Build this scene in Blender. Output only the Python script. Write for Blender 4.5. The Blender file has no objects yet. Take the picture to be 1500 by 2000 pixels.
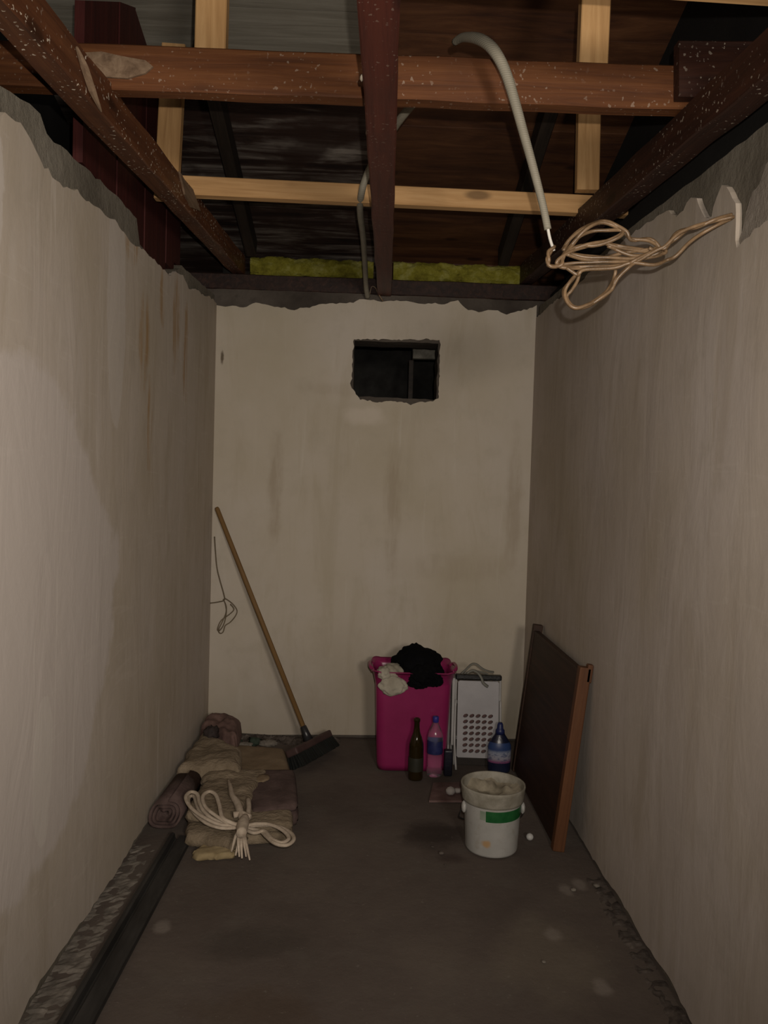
import bpy, bmesh, math, random
from mathutils import Vector, Matrix, noise
random.seed(7)
scn = bpy.context.scene
COL = scn.collection

# ------------------------------------------------------------------ camera
F, CX, CY, EYE = 1500.0, 750.0, 1000.0, 1.392
def _camera_rotation():
    y = Vector((718-CX, -(946-CY), -F)).normalized()
    r = math.radians(1.6)
    z = Vector((math.sin(r), math.cos(r), 0)); z = (z-y*z.dot(y)).normalized()
    x = y.cross(z)
    return Matrix((x, y, z))
ROT = _camera_rotation()
EYEV = Vector((0, 0, EYE))
cd = bpy.data.cameras.new('camera'); cam = bpy.data.objects.new('camera', cd); COL.objects.link(cam)
cd.sensor_fit = 'VERTICAL'; cd.sensor_height = 36; cd.lens = 36*F/2000; cd.clip_start = .02
cam.matrix_world = Matrix.Translation(EYEV) @ ROT.to_4x4()
scn.camera = cam

# ------------------------------------------------------------------ world, lamps, exposure
w = bpy.data.worlds.new('night'); scn.world = w; w.use_nodes = True
w.node_tree.nodes['Background'].inputs[0].default_value = (1.0, .86, .72, 1)
w.node_tree.nodes['Background'].inputs[1].default_value = .0016
def lamp(name, loc, power, col, rad, kind='POINT', aim=None, cone=150, blend=1.0):
    l = bpy.data.lights.new(name, kind); l.energy = power; l.color = col; l.shadow_soft_size = rad
    o = bpy.data.objects.new(name, l); COL.objects.link(o); o.location = loc
    if kind == 'SPOT':
        l.spot_size = math.radians(cone); l.spot_blend = blend
        o.rotation_euler = (Vector(aim)-Vector(loc)).to_track_quat('-Z', 'Y').to_euler()
lamp('phone_torch', (.035, -.01, 1.47), 15.5, (1.0, .905, .80), .008, 'SPOT', (-.10, 4.17, 1.75), 118, 1.0)
lamp('rear_fill', (.74, -1.3, 1.80), 27, (1.0, .89, .775), .22, 'SPOT', (-.55, 2.6, 1.80), 88)  # unseen soft fill behind the camera, for the brighter left wall
scn.view_settings.view_transform = 'Standard'; scn.view_settings.look = 'None'
scn.view_settings.gamma = 1; scn.view_settings.use_curve_mapping = False
scn.view_settings.exposure = 3.0

# ------------------------------------------------------------------ survey helpers: sight lines met with known planes of the room
def sight(px, py): return ROT @ Vector((px-CX, -(py-CY), -F))
def hit(px, py, ax, v):
    r = sight(px, py); return EYEV + r*((v-EYEV[ax])/r[ax])
def onX(px, py, v): return hit(px, py, 0, v)
def onY(px, py, v): return hit(px, py, 1, v)
def onZ(px, py, v): return hit(px, py, 2, v)

# ------------------------------------------------------------------ materials
class G:
    def __init__(s, name):
        s.m = bpy.data.materials.new(name); s.m.use_nodes = True
        s.t = s.m.node_tree; s.b = s.t.nodes['Principled BSDF']
        s.tc = s.t.nodes.new('ShaderNodeTexCoord')
    def n(s, k, **kw):
        o = s.t.nodes.new(k)
        for a, v in kw.items(): setattr(o, a, v)
        return o
    def l(s, a, b): s.t.links.new(a, b)
    def coords(s, sc=(1, 1, 1)):
        mp = s.n('ShaderNodeMapping'); mp.inputs['Scale'].default_value = sc
        s.l(s.tc.outputs['Object'], mp.inputs[0]); return mp.outputs[0]
    def noise(s, sc=(1, 1, 1), k=5, d=6, r=.6, dist=0):
        o = s.n('ShaderNodeTexNoise'); s.l(s.coords(sc), o.inputs['Vector'])
        o.inputs['Scale'].default_value = k; o.inputs['Detail'].default_value = d
        o.inputs['Roughness'].default_value = r; o.inputs['Distortion'].default_value = dist
        return o.outputs[0]
    def math(s, op, a, b=0.0, clamp=False):
        o = s.n('ShaderNodeMath', operation=op, use_clamp=clamp)
        for i, v in enumerate((a, b)):
            if isinstance(v, (int, float)): o.inputs[i].default_value = v
            else: s.l(v, o.inputs[i])
        return o.outputs[0]
    def rng(s, v, lo, hi, a=0.0, b=1.0):
        o = s.n('ShaderNodeMapRange', interpolation_type='SMOOTHSTEP')
        s.l(v, o.inputs[0])
        for i, q in enumerate((lo, hi, a, b)): o.inputs[i+1].default_value = q
        return o.outputs[0]
    def ramp(s, v, stops):
        o = s.n('ShaderNodeValToRGB'); s.l(v, o.inputs[0]); e = o.color_ramp.elements
        while len(e) < len(stops): e.new(.5)
        for i, (p, c) in enumerate(stops): e[i].position = p; e[i].color = (*c, 1)
        return o.outputs[0]
    def mix(s, f, a, b):
        o = s.n('ShaderNodeMix', data_type='RGBA')
        if isinstance(f, (int, float)): o.inputs[0].default_value = f
        else: s.l(f, o.inputs[0])
        for i, v in ((6, a), (7, b)):
            if isinstance(v, tuple): o.inputs[i].default_value = (*v, 1)
            else: s.l(v, o.inputs[i])
        return o.outputs[2]
    def blob(s, c, r, wob=.5, k=14):       # soft stain, or painted shade, around c with radii r
        mp = s.n('ShaderNodeVectorMath', operation='SUBTRACT'); s.l(s.tc.outputs['Object'], mp.inputs[0]); mp.inputs[1].default_value = c
        dv = s.n('ShaderNodeVectorMath', operation='DIVIDE'); s.l(mp.outputs[0], dv.inputs[0]); dv.inputs[1].default_value = r
        ln = s.n('ShaderNodeVectorMath', operation='LENGTH'); s.l(dv.outputs[0], ln.inputs[0])
        d = s.math('ADD', ln.outputs['Value'], s.math('MULTIPLY', s.math('SUBTRACT', s.noise(k=k, d=4), .5), wob*2))
        return s.rng(d, .35, 1.0, 1.0, 0.0)
    def patch(s, c, r, wob=.25, k=3, lo=.86, hi=.93):     # patch with a definite trowelled edge
        mp = s.n('ShaderNodeVectorMath', operation='SUBTRACT'); s.l(s.tc.outputs['Object'], mp.inputs[0]); mp.inputs[1].default_value = c
        dv = s.n('ShaderNodeVectorMath', operation='DIVIDE'); s.l(mp.outputs[0], dv.inputs[0]); dv.inputs[1].default_value = r
        ln = s.n('ShaderNodeVectorMath', operation='LENGTH'); s.l(dv.outputs[0], ln.inputs[0])
        d = s.math('ADD', ln.outputs['Value'], s.math('MULTIPLY', s.math('SUBTRACT', s.noise(k=k, d=6), .5), wob*2))
        return s.rng(d, lo, hi, 1.0, 0.0)
    def bump(s, v, st=.4, dist=.01, prev=None):
        o = s.n('ShaderNodeBump'); o.inputs['Strength'].default_value = st; o.inputs['Distance'].default_value = dist
        s.l(v, o.inputs['Height'])
        if prev: s.l(prev, o.inputs['Normal'])
        return o.outputs[0]
    def done(s, col, rough=.8, nrm=None, spec=.3, **kw):
        if isinstance(col, tuple): s.b.inputs['Base Color'].default_value = (*col, 1)
        else: s.l(col, s.b.inputs['Base Color'])
        if isinstance(rough, (int, float)): s.b.inputs['Roughness'].default_value = rough
        else: s.l(rough, s.b.inputs['Roughness'])
        s.b.inputs['Specular IOR Level'].default_value = spec
        if nrm: s.l(nrm, s.b.inputs['Normal'])
        for k, v in kw.items(): s.b.inputs[k.replace('_', ' ')].default_value = v
        return s.m

def simple(name, c1, c2, k=8, sc=(1, 1, 1), rough=.8, bs=.3, bk=60, bd=.004, spec=.3, **kw):
    g = G(name); c = g.ramp(g.noise(sc, k), [(.35, c1), (.68, c2)])
    return g.done(c, rough, g.bump(g.noise(sc, bk, 4), bs, bd), spec, **kw)

def plaster(name, kind):
    g = G(name)
    c = g.ramp(g.noise((1, 1, .8), 1.6, 5, .55), [(.32, (.40, .345, .275)), (.5, (.455, .40, .345)), (.7, (.49, .44, .405))])
    st = g.noise((3.4, 3.4, .55), 1.9, 6, .65, .8)
    c = g.mix(g.rng(st, .50, .70, 0, .45), c, (.33, .275, .205))
    c = g.mix(g.rng(g.noise((6, 6, .7), 2.0, 5, .6, 1.0), .60, .74, 0, .35), c, (.56, .52, .475))
    c = g.mix(g.rng(g.noise(k=7, d=9, r=.7), .48, .72, 0, .38), c, (.34, .30, .25))
    if kind == 'left':
        c = g.mix(.30, c, (.37, .315, .24))
        c = g.mix(g.math('MULTIPLY', g.patch((-.84, 1.85, .98), (.6, .80, .74), .30, 2.2), .80), c, (.50, .452, .42))
        c = g.mix(g.math('MULTIPLY', g.patch((-.84, 2.55, 1.95), (.6, .10, .42), .35, 5), .5), c, (.50, .46, .42))
        c = g.mix(g.math('MULTIPLY', g.patch((-.84, 1.62, 1.95), (.6, .16, .35), .35, 5), .7), c, (.53, .485, .44))
        c = g.mix(g.math('MULTIPLY', g.patch((-.84, 2.02, .62), (.6, .07, .22), .35, 8), .5), c, (.54, .50, .45))
        c = g.mix(g.rng(g.noise((16, 16, .8), 1.6, 4, .5, .4), .655, .70, 0, .30), c, (.62, .57, .51))
        for y, z, a, b in ((2.86, 1.90, .055, .18), (3.32, 2.06, .05, .22), (3.10, 2.13, .035, .14), (2.70, 2.19, .06, .06), (3.50, 1.95, .04, .25), (2.95, 1.6, .03, .2)):
            f = g.math('MULTIPLY', g.blob((-.84, y, z), (.3, a*1.5, b*1.2), .45, 12), g.rng(g.noise((26, 26, 1.1), 1.5, 4), .40, .62, .05, .80))
            c = g.mix(f, c, (.30, .17, .055))
    if kind == 'back':
        c = g.mix(.35, c, (.42, .385, .285))
        for x, z, a, b, q in ((-.50, 1.36, .045, .38, .5), (.14, 1.30, .05, .55, .42), (.80, 1.30, .05, .5, .42), (-.12, 1.9, .28, .05, .18), (.5, .95, .4, .1, .2)):
            f = g.math('MULTIPLY', g.blob((x, 4.17, z), (a*1.2, .3, b), .55, 6), g.rng(g.noise((14, 14, 2.5), 1.5, 5), .35, .60, q*.35, q))
            c = g.mix(f, c, (.27, .215, .15))
        c = g.mix(g.math('MULTIPLY', g.blob((-.02, 4.17, 1.76), (.15, .3, .07), .5, 10), .5), c, (.56, .50, .43))
        c = g.mix(g.math('MULTIPLY', g.blob((-.80, 4.17, 2.05), (.012, .3, .05), .4, 40), .9), c, (.10, .075, .05))
    if kind == 'right':
        c = g.mix(g.rng(g.noise((1, 1, .6), 1.1, 4), .42, .66, 0, .6), c, (.40, .35, .315))
    if kind == 'back':
        c = g.mix(g.math('MULTIPLY', g.blob((.0, 4.17, -.05), (1.3, .5, .75), .3, 3), .42), c, (.24, .20, .145))  # lower wall darkened in colour, standing for the weaker light there
    if kind != 'back':
        # trowel sweeps
        c = g.mix(g.rng(g.noise((3, 3, 22), 1.2, 3, .5, 1.4), .62, .70, 0, .10), c, (.60, .55, .50))
    n = g.bump(g.noise((2.2, 2.2, .7), 2.6, 5, .55, .8), .30, .012)
    n = g.bump(g.noise(k=26, d=5), .18, .003, n)
    return g.done(c, .88, n, .18)

def wood(name, c1, c2, c3, k=3.0, rough=.65, specks=0.0, knots=True, bump=.35, ax=1, gs=34, spec=.3):
    g = G(name)
    sc = [gs, gs, gs]; sc[ax] = 1.6
    gr = g.noise(tuple(sc), k*.35, 7, .65, .6)
    c = g.ramp(gr, [(.30, c1), (.50, c2), (.72, c3)])
    c = g.mix(g.rng(g.noise(k=3.5, d=4), .45, .75, 0, .35), c, c1)
    if knots:
        v = g.n('ShaderNodeTexVoronoi'); q = [9, 9, 9]; q[ax] = 3.2
        g.l(g.coords(tuple(q)), v.inputs['Vector']); v.inputs['Scale'].default_value = 1.0
        c = g.mix(g.rng(v.outputs['Distance'], .10, .22, .75, 0), c, tuple(x*.35 for x in c1))
    if specks:  # small pale specks scattered at random
        sp = g.noise(k=95, d=2, r=.4); md = g.noise(k=5, d=3)
        f = g.math('MULTIPLY', g.rng(sp, .655, .69), g.rng(md, .40, .58))
        c = g.mix(g.math('MULTIPLY', f, specks), c, (.60, .53, .43))
    return g.done(c, rough, g.bump(gr, bump, .006), spec)

def concrete(name, c1, c2, c3):
    g = G(name)
    c = g.ramp(g.noise(k=2.2, d=7), [(.32, c1), (.52, c2), (.72, c3)])
    c = g.mix(g.rng(g.noise(k=28, d=5), .5, .75, 0, .4), c, c1)
    n = g.bump(g.noise(k=18, d=8, r=.7), .6, .02)
    return g.done(c, .92, n, .15)

def floor_mat():
    g = G('floor_concrete')
    c = g.ramp(g.noise(k=1.3, d=6, r=.6), [(.30, (.074, .058, .049)), (.50, (.100, .080, .068)), (.70, (.128, .106, .087))])
    c = g.mix(g.rng(g.noise(k=4.2, d=6), .50, .72, 0, .35), c, (.125, .112, .095))
    c = g.mix(g.math('MULTIPLY', g.blob((.30, 3.03, 0), (.17, .16, .5), .45, 7), .75), c, (.030, .022, .018))
    c = g.mix(g.math('MULTIPLY', g.blob((.36, 2.83, 0), (.07, .05, .5), .5, 12), .5), c, (.035, .022, .018))
    c = g.mix(g.math('MULTIPLY', g.blob((.58, 2.22, 0), (.22, .28, .5), .6, 6), .55), c, (.155, .130, .100))
    c = g.mix(g.math('MULTIPLY', g.blob((-.25, 1.98, 0), (.22, .12, .5), .6, 8), .5), c, (.072, .048, .032))
    c = g.mix(g.math('MULTIPLY', g.blob((-.30, 2.28, 0), (.24, .12, .5), .6, 6), .5), c, (.050, .041, .034))
    for x, y in ((.735, 2.62), (.79, 2.66), (.62, 2.35), (.70, 2.10), (-.60, 2.36)):
        c = g.mix(g.math('MULTIPLY', g.blob((x, y, 0), (.035, .05, .5), .5, 22), .6), c, (.22, .19, .165))
    c = g.mix(g.math('MULTIPLY', g.rng(g.noise(k=60, d=3), .66, .74), .30), c, (.22, .20, .17))
    n = g.bump(g.noise(k=14, d=8, r=.7), .4, .010)
    return g.done(c, .86, n, .22)

PL = {k: plaster('plaster_'+k, k) for k in ('left', 'right', 'back')}
CONC = concrete('bare_concrete', (.105, .092, .072), (.165, .148, .118), (.225, .205, .168))
DARKCONC = concrete('dark_concrete', (.045, .037, .031), (.085, .072, .060), (.13, .112, .095))  # darker concrete tone for the back wall core
FLOOR = floor_mat()
BEAM = wood('stained_beam', (.050, .017, .008), (.095, .034, .014), (.145, .056, .022), specks=1.0, rough=.5)
BEAMR = wood('shaded_stained_beam', (.020, .008, .005), (.036, .013, .008), (.060, .022, .012), specks=.5, rough=.55)  # same stain darker: weaker light on the right timbers put into colour
CROSS = wood('brown_beam', (.055, .018, .006), (.108, .037, .011), (.16, .062, .020), specks=.22)
REDBEAM = wood('red_beam', (.042, .010, .007), (.074, .017, .011), (.10, .025, .015), specks=.15, rough=.5)
PINE = wood('fresh_pine', (.36, .20, .080), (.49, .29, .125), (.60, .38, .18), knots=True, bump=.2)
MAROON = wood('maroon_board', (.026, .005, .004), (.042, .007, .006), (.060, .012, .009), knots=False, ax=2, rough=.6)
BROWNPLANK = wood('brown_roof_board', (.030, .011, .006), (.066, .026, .011), (.115, .050, .021), ax=0, gs=13, k=4)
DARKWOOD = wood('dark_rafter', (.010, .007, .005), (.020, .014, .010), (.035, .024, .017), knots=False)
PLATE = wood('wall_plate', (.010, .005, .004), (.022, .010, .007), (.045, .020, .013), ax=0, knots=False)
def mould():
    g = G('weathered_roof_board')
    c = g.ramp(g.noise((.8, 7, 7), 2.0, 8, .62, .5), [(.36, (.012, .007, .006)), (.47, (.030, .018, .014)), (.56, (.095, .080, .070)), (.70, (.24, .215, .19))])
    c = g.mix(g.rng(g.noise((1.0, 1.6, 1.6), 2.4, 4), .38, .54, .85, 0), c, (.022, .011, .008))
    return g.done(c, .8, g.bump(g.noise((2, 30, 30), 2, 6), .4, .006), .2)
MOULD = mould()
PALEBOARD = wood('pale_grey_board', (.10, .09, .072), (.15, .14, .115), (.20, .19, .16), ax=0, knots=False)

# ------------------------------------------------------------------ object helpers
def link(name, bm, mt, parent=None, smooth=False, mw=None):
    me = bpy.data.meshes.new(name)
    bmesh.ops.recalc_face_normals(bm, faces=bm.faces)
    bm.to_mesh(me); bm.free()
    for m in (mt if isinstance(mt, (list, tuple)) else [mt]): me.materials.append(m)
    if smooth:
        for p in me.polygons: p.use_smooth = True
    o = bpy.data.objects.new(name, me); COL.objects.link(o)
    if parent: o.parent = parent
    if mw is not None: o.matrix_local = mw
    return o
def tag(o, label, cat, group=None, kind=None):
    o['label'] = label; o['category'] = cat
    if group: o['group'] = group
    if kind: o['kind'] = kind
    return o
def empty(name, loc, label, cat, group=None):
    o = bpy.data.objects.new(name, None); o.empty_display_size = .05; COL.objects.link(o); o.location = loc
    return tag(o, label, cat, group)
def struct(o): o['kind'] = 'structure'; return o
def off(o, loc):          # world-built part under an empty that stands at loc
    o.location = -Vector(loc); return o

def bevel(bm, w, seg=2):
    bmesh.ops.bevel(bm, geom=list(bm.edges), offset=w, segments=seg, affect='EDGES', profile=.5)
def box_bm(x0, x1, y0, y1, z0, z1, bv=0, bm=None):
    own = bm is None; b = bmesh.new()
    m = Matrix.Translation(((x0+x1)/2, (y0+y1)/2, (z0+z1)/2)) @ Matrix.Diagonal((x1-x0, y1-y0, z1-z0, 1))
    bmesh.ops.create_cube(b, size=1, matrix=m)
    if bv: bevel(b, bv)
    if own: return b
    me = bpy.data.meshes.new('t'); b.to_mesh(me); b.free(); bm.from_mesh(me); bpy.data.meshes.remove(me); return bm

def frame(p0, p1, up=(0, 0, 1)):      # local Y runs p0 -> p1
    y = (Vector(p1)-Vector(p0)).normalized(); z = Vector(up); z = (z-y*z.dot(y)).normalized(); x = y.cross(z)
    m = Matrix((x, y, z)).transposed().to_4x4(); m.translation = Vector(p0); return m

def beam(name, p0, p1, w, h, mt, label, cat='beam', group=None, rough=.0, up=(0, 0, 1), parent=None, bv=.004, seed=0):
    """sawn timber: bottom centre line runs p0 -> p1"""
    L = (Vector(p1)-Vector(p0)).length
    b = bmesh.new(); n = max(2, int(L/.05)); rings = []
    rnd = random.Random(seed)
    prof = []
    c = bv
    for sx, sz in ((-1, 0), (1, 0), (1, 1), (-1, 1)):
        X = sx*w/2; Z = sz*h; dx = -sx*c; dz = c if sz == 0 else -c
        a = (X+dx, Z); d = (X, Z+dz)
        prof += [a, d] if (sx, sz) in ((1, 0), (-1, 1)) else [d, a]
    for i in range(n+1):
        y = L*i/n; r = []
        for j, (x, z) in enumerate(prof):
            q = noise.noise_vector(Vector((x*9+seed*3.1, y*4.5, z*9)))*rough
            r.append(b.verts.new((x+q.x, y, z+q.z)))
        rings.append(r)
    m = len(prof)
    for i in range(n):
        for j in range(m): b.faces.new((rings[i][j], rings[i][(j+1) % m], rings[i+1][(j+1) % m], rings[i+1][j]))
    b.faces.new(rings[0]); b.faces.new(rings[-1])
    o = link(name, b, mt, parent, mw=frame(p0, p1, up))
    if label: tag(o, label, cat, group)
    return o

def fill_slab(outer, holes, to3, depth, jit=0):
    """flat polygon with holes in 2D -> slab; to3(u,v,d) places it"""
    b = bmesh.new(); edges = []
    for loop in [outer]+holes:
        vs = [b.verts.new((u, v, 0)) for u, v in loop]
        edges += [b.edges.new((vs[i], vs[(i+1) % len(vs)])) for i in range(len(vs))]
    r = bmesh.ops.triangle_fill(b, use_beauty=True, use_dissolve=False, edges=edges)
    fs = [f for f in b.faces]
    ex = bmesh.ops.extrude_face_region(b, geom=fs)
    for v in [g for g in ex['geom'] if isinstance(g, bmesh.types.BMVert)]: v.co.z = depth
    # keep original faces as the other cap
    for v in b.verts: v.co = Vector(to3(v.co.x, v.co.y, v.co.z))
    return b

def jag(pts, step, amp, seed, closed=False):
    """densify a polyline and roughen it"""
    out = []; n = len(pts); rng = range(n if closed else n-1); rnd = random.Random(seed)
    for i in rng:
        a = Vector(pts[i]); c = Vector(pts[(i+1) % n]); d = (c-a).length; k = max(1, int(d/step))
        t = (c-a).normalized(); nn = Vector((-t.y, t.x))
        for q in range(k):
            p = a.lerp(c, q/k)
            p = p + nn*((noise.noise(Vector((p.x*22, p.y*22, seed)))*.8 + rnd.uniform(-.5, .5)*.7)*amp)
            out.append((p.x, p.y))
    if not closed: out.append(tuple(pts[-1]))
    return out

def tube_bm(pts, r, sides=8, bm=None, closed=False, res=4, radii=None, flat=1.0):
    """smooth tube through points (Catmull-Rom)"""
    b = bm or bmesh.new(); P = [Vector(p) for p in pts]; n = len(P); Q = []; RR = []
    rng = range(n if closed else n-1)
    for i in rng:
        if closed: p0, p1, p2, p3 = (P[(i+k) % n] for k in (-1, 0, 1, 2))
        else: p0, p1, p2, p3 = P[max(i-1, 0)], P[i], P[i+1], P[min(i+2, n-1)]
        for k in range(res):
            t = k/res
            Q.append(.5*((2*p1)+(p2-p0)*t+(2*p0-5*p1+4*p2-p3)*t*t+(3*p1-p0-3*p2+p3)*t**3))
            if radii: RR.append(radii[i]*(1-t)+radii[(i+1) % n]*t)
    if not closed:
        Q.append(P[-1])
        if radii: RR.append(radii[-1])
    if not radii: RR = [r]*len(Q)
    rings = []; up = None; m = len(Q)
    for i in range(m):
        a = Q[(i-1) % m] if (closed or i > 0) else Q[i]; c = Q[(i+1) % m] if (closed or i < m-1) else Q[i]
        t = (c-a)
        if t.length < 1e-7: t = Vector((0, 0, 1))
        t.normalize()
        if up is None: up = Vector((0, 0, 1)) if abs(t.z) < .9 else Vector((1, 0, 0))
        s = t.cross(up)
        if s.length < 1e-4: s = t.cross(Vector((.3, 1, .2)))
        s.normalize(); up = s.cross(t).normalized()
        rings.append([b.verts.new(Q[i]+(s*math.cos(6.2832*k/sides)+up*math.sin(6.2832*k/sides)*flat)*RR[i]) for k in range(sides)])
    for i in range(m if closed else m-1):
        A, B = rings[i], rings[(i+1) % m]
        for k in range(sides): b.faces.new((A[k], A[(k+1) % sides], B[(k+1) % sides], B[k]))
    if not closed: b.faces.new(rings[0]); b.faces.new(rings[-1])
    return b

def lathe_bm(prof, c=(0, 0, 0), seg=40, bm=None, sx=1, sy=1):
    b = bm or bmesh.new(); rings = []
    for r, z in prof:
        if r < 1e-5: rings.append([b.verts.new((c[0], c[1], c[2]+z))])
        else: rings.append([b.verts.new((c[0]+r*sx*math.cos(6.28318*k/seg), c[1]+r*sy*math.sin(6.28318*k/seg), c[2]+z)) for k in range(seg)])
    for A, B in zip(rings, rings[1:]):
        for k in range(seg):
            a = [A[k % len(A)], A[(k+1) % len(A)], B[(k+1) % len(B)], B[k % len(B)]]
            a = list(dict.fromkeys(a))
            if len(a) > 2: b.faces.new(a)
    return b

def soft_pile(quads, amp, seed, n=22, k=9.0, rag=0.0):
    """stack of soft folded layers; quads = [(4 xy corners, z0, z1)]"""
    b = bmesh.new()
    for li, (q, z0, z1) in enumerate(quads):
        q = [Vector((x, y)) for x, y in q]; top = []; bot = []
        for i in range(n+1):
            rt = []; rb = []
            for j in range(n+1):
                u, v = i/n, j/n
                a = abs(2*u-1); c = abs(2*v-1); e = max(a, c)
                uu = .5+(u-.5)*(1-.05*c**6); vv = .5+(v-.5)*(1-.05*a**6)
                p = q[0].lerp(q[1], uu).lerp(q[3].lerp(q[2], uu), vv)
                nz = noise.noise(Vector((p.x*k, p.y*k, seed+li*3.3))) + .5*noise.noise(Vector((p.x*k*2.6, p.y*k*2.6, seed+5+li)))
                dn = noise.noise_vector(Vector((p.x*k*2, p.y*k*2, seed+9)))*rag*e**4
                mid = (z0+z1)/2; hh = (z1-z0)/2
                f = (max(0, 1-e**9))**.5
                zt = mid+hh*f+nz*amp*(1-.5*e); zb = mid-hh*f
                rt.append(b.verts.new((p.x+dn.x, p.y+dn.y, max(z0+.002, zt)))); rb.append(b.verts.new((p.x+dn.x, p.y+dn.y, zb)) if 0 < i < n and 0 < j < n else rt[-1])
            top.append(rt); bot.append(rb)
        for i in range(n):
            for j in range(n):
                b.faces.new((top[i][j], top[i+1][j], top[i+1][j+1], top[i][j+1]))
                f = list(dict.fromkeys((bot[i][j], bot[i][j+1], bot[i+1][j+1], bot[i+1][j])))
                try: b.faces.new(f)
                except ValueError: pass
    return b

def lump_bm(c, rx, ry, rz, amp, seed, sub=4, k=3.0, bm=None, flat_bottom=None, folds=0):
    b = bmesh.new(); bmesh.ops.create_icosphere(b, subdivisions=sub, radius=1)
    for v in b.verts:
        d = v.co.copy()
        q = noise.noise(d*k+Vector((seed, 0, 0)))*amp + noise.noise(d*k*2.7+Vector((0, seed, 0)))*amp*.45
        if folds: q += amp*folds*abs(noise.noise(Vector((math.atan2(d.y, d.x)*2.2, d.z*1.2, seed))))
        v.co = Vector((d.x*rx, d.y*ry, d.z*rz))*(1+q)+Vector(c)
        if flat_bottom is not None and v.co.z < flat_bottom: v.co.z = flat_bottom
    if bm is None: return b
    me = bpy.data.meshes.new('t'); b.to_mesh(me); b.free(); bm.from_mesh(me); bpy.data.meshes.remove(me); return bm

# ------------------------------------------------------------------ the room
XL, XR, YB, YN = -.835, .885, 4.17, -.45
D = .016     # plaster thickness
b = bmesh.new(); nx, ny = 60, 150
def fz(x, y): return noise.noise(Vector((x*3, y*3, 1)))*.004 + noise.noise(Vector((x*14, y*14, 3)))*.0018 - .003
gv = [[b.verts.new((-1.02+2.1*i/nx, -3.0+7.4*j/ny, fz(-1.02+2.1*i/nx, -3.0+7.4*j/ny))) for j in range(ny+1)] for i in range(nx+1)]
for i in range(nx):
    for j in range(ny): b.faces.new((gv[i][j], gv[i+1][j], gv[i+1][j+1], gv[i][j+1]))
struct(link('floor', b, FLOOR, smooth=True))

# left wall: concrete core with broken top, plaster coat in front
Lc = [(YN, 2.12), (1.3, 2.20), (1.776, 2.262), (1.93, 2.292), (1.99, 2.302), (2.03, 2.268), (2.30, 2.295), (2.587, 2.315), (2.80, 2.318), (2.84, 2.235), (3.20, 2.228), (3.34, 2.275), (3.46, 2.335), (3.94, 2.366), (4.33, 2.40)]
ol = [(YN, -.02)] + jag(Lc, .04, .010, 3) + [(4.33, -.02)]
struct(link('wall_left', fill_slab(ol, [], lambda u, v, d: (XL-D-d, u, v), .17), CONC))
Lp = [(YN, 2.00), (1.3, 2.10), (1.746, 2.189), (1.846, 2.213), (1.90, 2.20), (1.98, 2.165), (2.10, 2.165), (2.20, 2.188), (2.40, 2.196), (2.52, 2.217), (2.653, 2.198), (2.831, 2.213), (3.0, 2.222), (3.19, 2.220), (3.30, 2.262), (3.42, 2.285), (3.55, 2.250), (3.70, 2.292), (3.873, 2.30), (4.0, 2.335), (YB, 2.335)]
Lb = [(YB, .018), (3.2, .02), (2.9, .035), (2.6, .02), (2.3, .03), (2.05, .045), (1.8, .02), (YN, .02)]
ol = jag(Lp, .022, .011, 5)[:-1] + [(YB, 2.335)] + jag(Lb, .03, .012, 8)
struct(link('wall_left', fill_slab(ol, [], lambda u, v, d: (XL-d, u, v), D-.001), PL['left']))

Rc = [(YN, 2.08), (1.2, 2.205), (1.786, 2.255), (2.15, 2.279), (2.68, 2.319), (3.25, 2.340), (3.86, 2.362), (4.33, 2.392)]
ol = [(YN, -.02)] + jag(Rc, .05, .005, 13) + [(4.33, -.02)]
struct(link('wall_right', fill_slab(ol, [], lambda u, v, d: (XR+D+d, u, v), .17), CONC))
Rp = [(YN, 1.90), (1.55, 1.98), (1.68, 2.00), (1.75, 2.018), (1.84, 2.00), (1.878, 1.995), (1.886, 2.06), (1.895, 2.11), (1.93, 2.15), (1.975, 2.178), (2.01, 2.165), (2.03, 2.12), (2.07, 2.135), (2.13, 2.205), (2.17, 2.225), (2.22, 2.20), (2.29, 2.215), (2.33, 2.245), (2.532, 2.27), (2.75, 2.285), (2.97, 2.296), (3.3, 2.282), (3.5, 2.29), (3.8, 2.31), (YB, 2.315)]
Rb = [(YB, .012), (3.1, .014), (2.7, .012), (2.5, .028), (2.3, .012), (2.1, .035), (1.95, .012), (YN, .015)]
ol = jag(Rp, .02, .010, 15)[:-1] + [(YB, 2.315)] + jag(Rb, .03, .010, 18)
struct(link('wall_right', fill_slab(ol, [], lambda u, v, d: (XR+d, u, v), D-.001), PL['right']))

skim = [(1.2, 2.10), (1.66, 2.178), (1.70, 2.182), (1.745, 2.168), (1.775, 2.150), (1.80, 2.118), (1.83, 2.112), (1.86, 2.075), (1.874, 2.03), (1.884, 2.02), (1.886, 1.985), (1.84, 1.985), (1.75, 2.00), (1.66, 1.985), (1.2, 1.93)]
SKIM = concrete('thin_skim_coat', (.20, .175, .145), (.27, .24, .205), (.34, .305, .265))
struct(link('wall_right', fill_slab(jag(skim, .014, .006, 19, True), [], lambda u, v, d: (XR+.009+d, u, v), .006), SKIM))
# near-black blocks added behind both wall tops, standing in for shaded gaps
GAPSHADE = simple('gap_shade', (.004, .0035, .003), (.009, .008, .007), k=5, rough=.95)
struct(link('wall_right', box_bm(1.075, 1.20, YN, 4.35, 2.0, 3.6), GAPSHADE))
struct(link('wall_right', box_bm(.965, 1.07, YN, 4.33, 2.30, 2.45), GAPSHADE))
struct(link('wall_left', box_bm(-1.45, -1.34, YN, 4.35, 1.9, 3.9), GAPSHADE))

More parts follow.
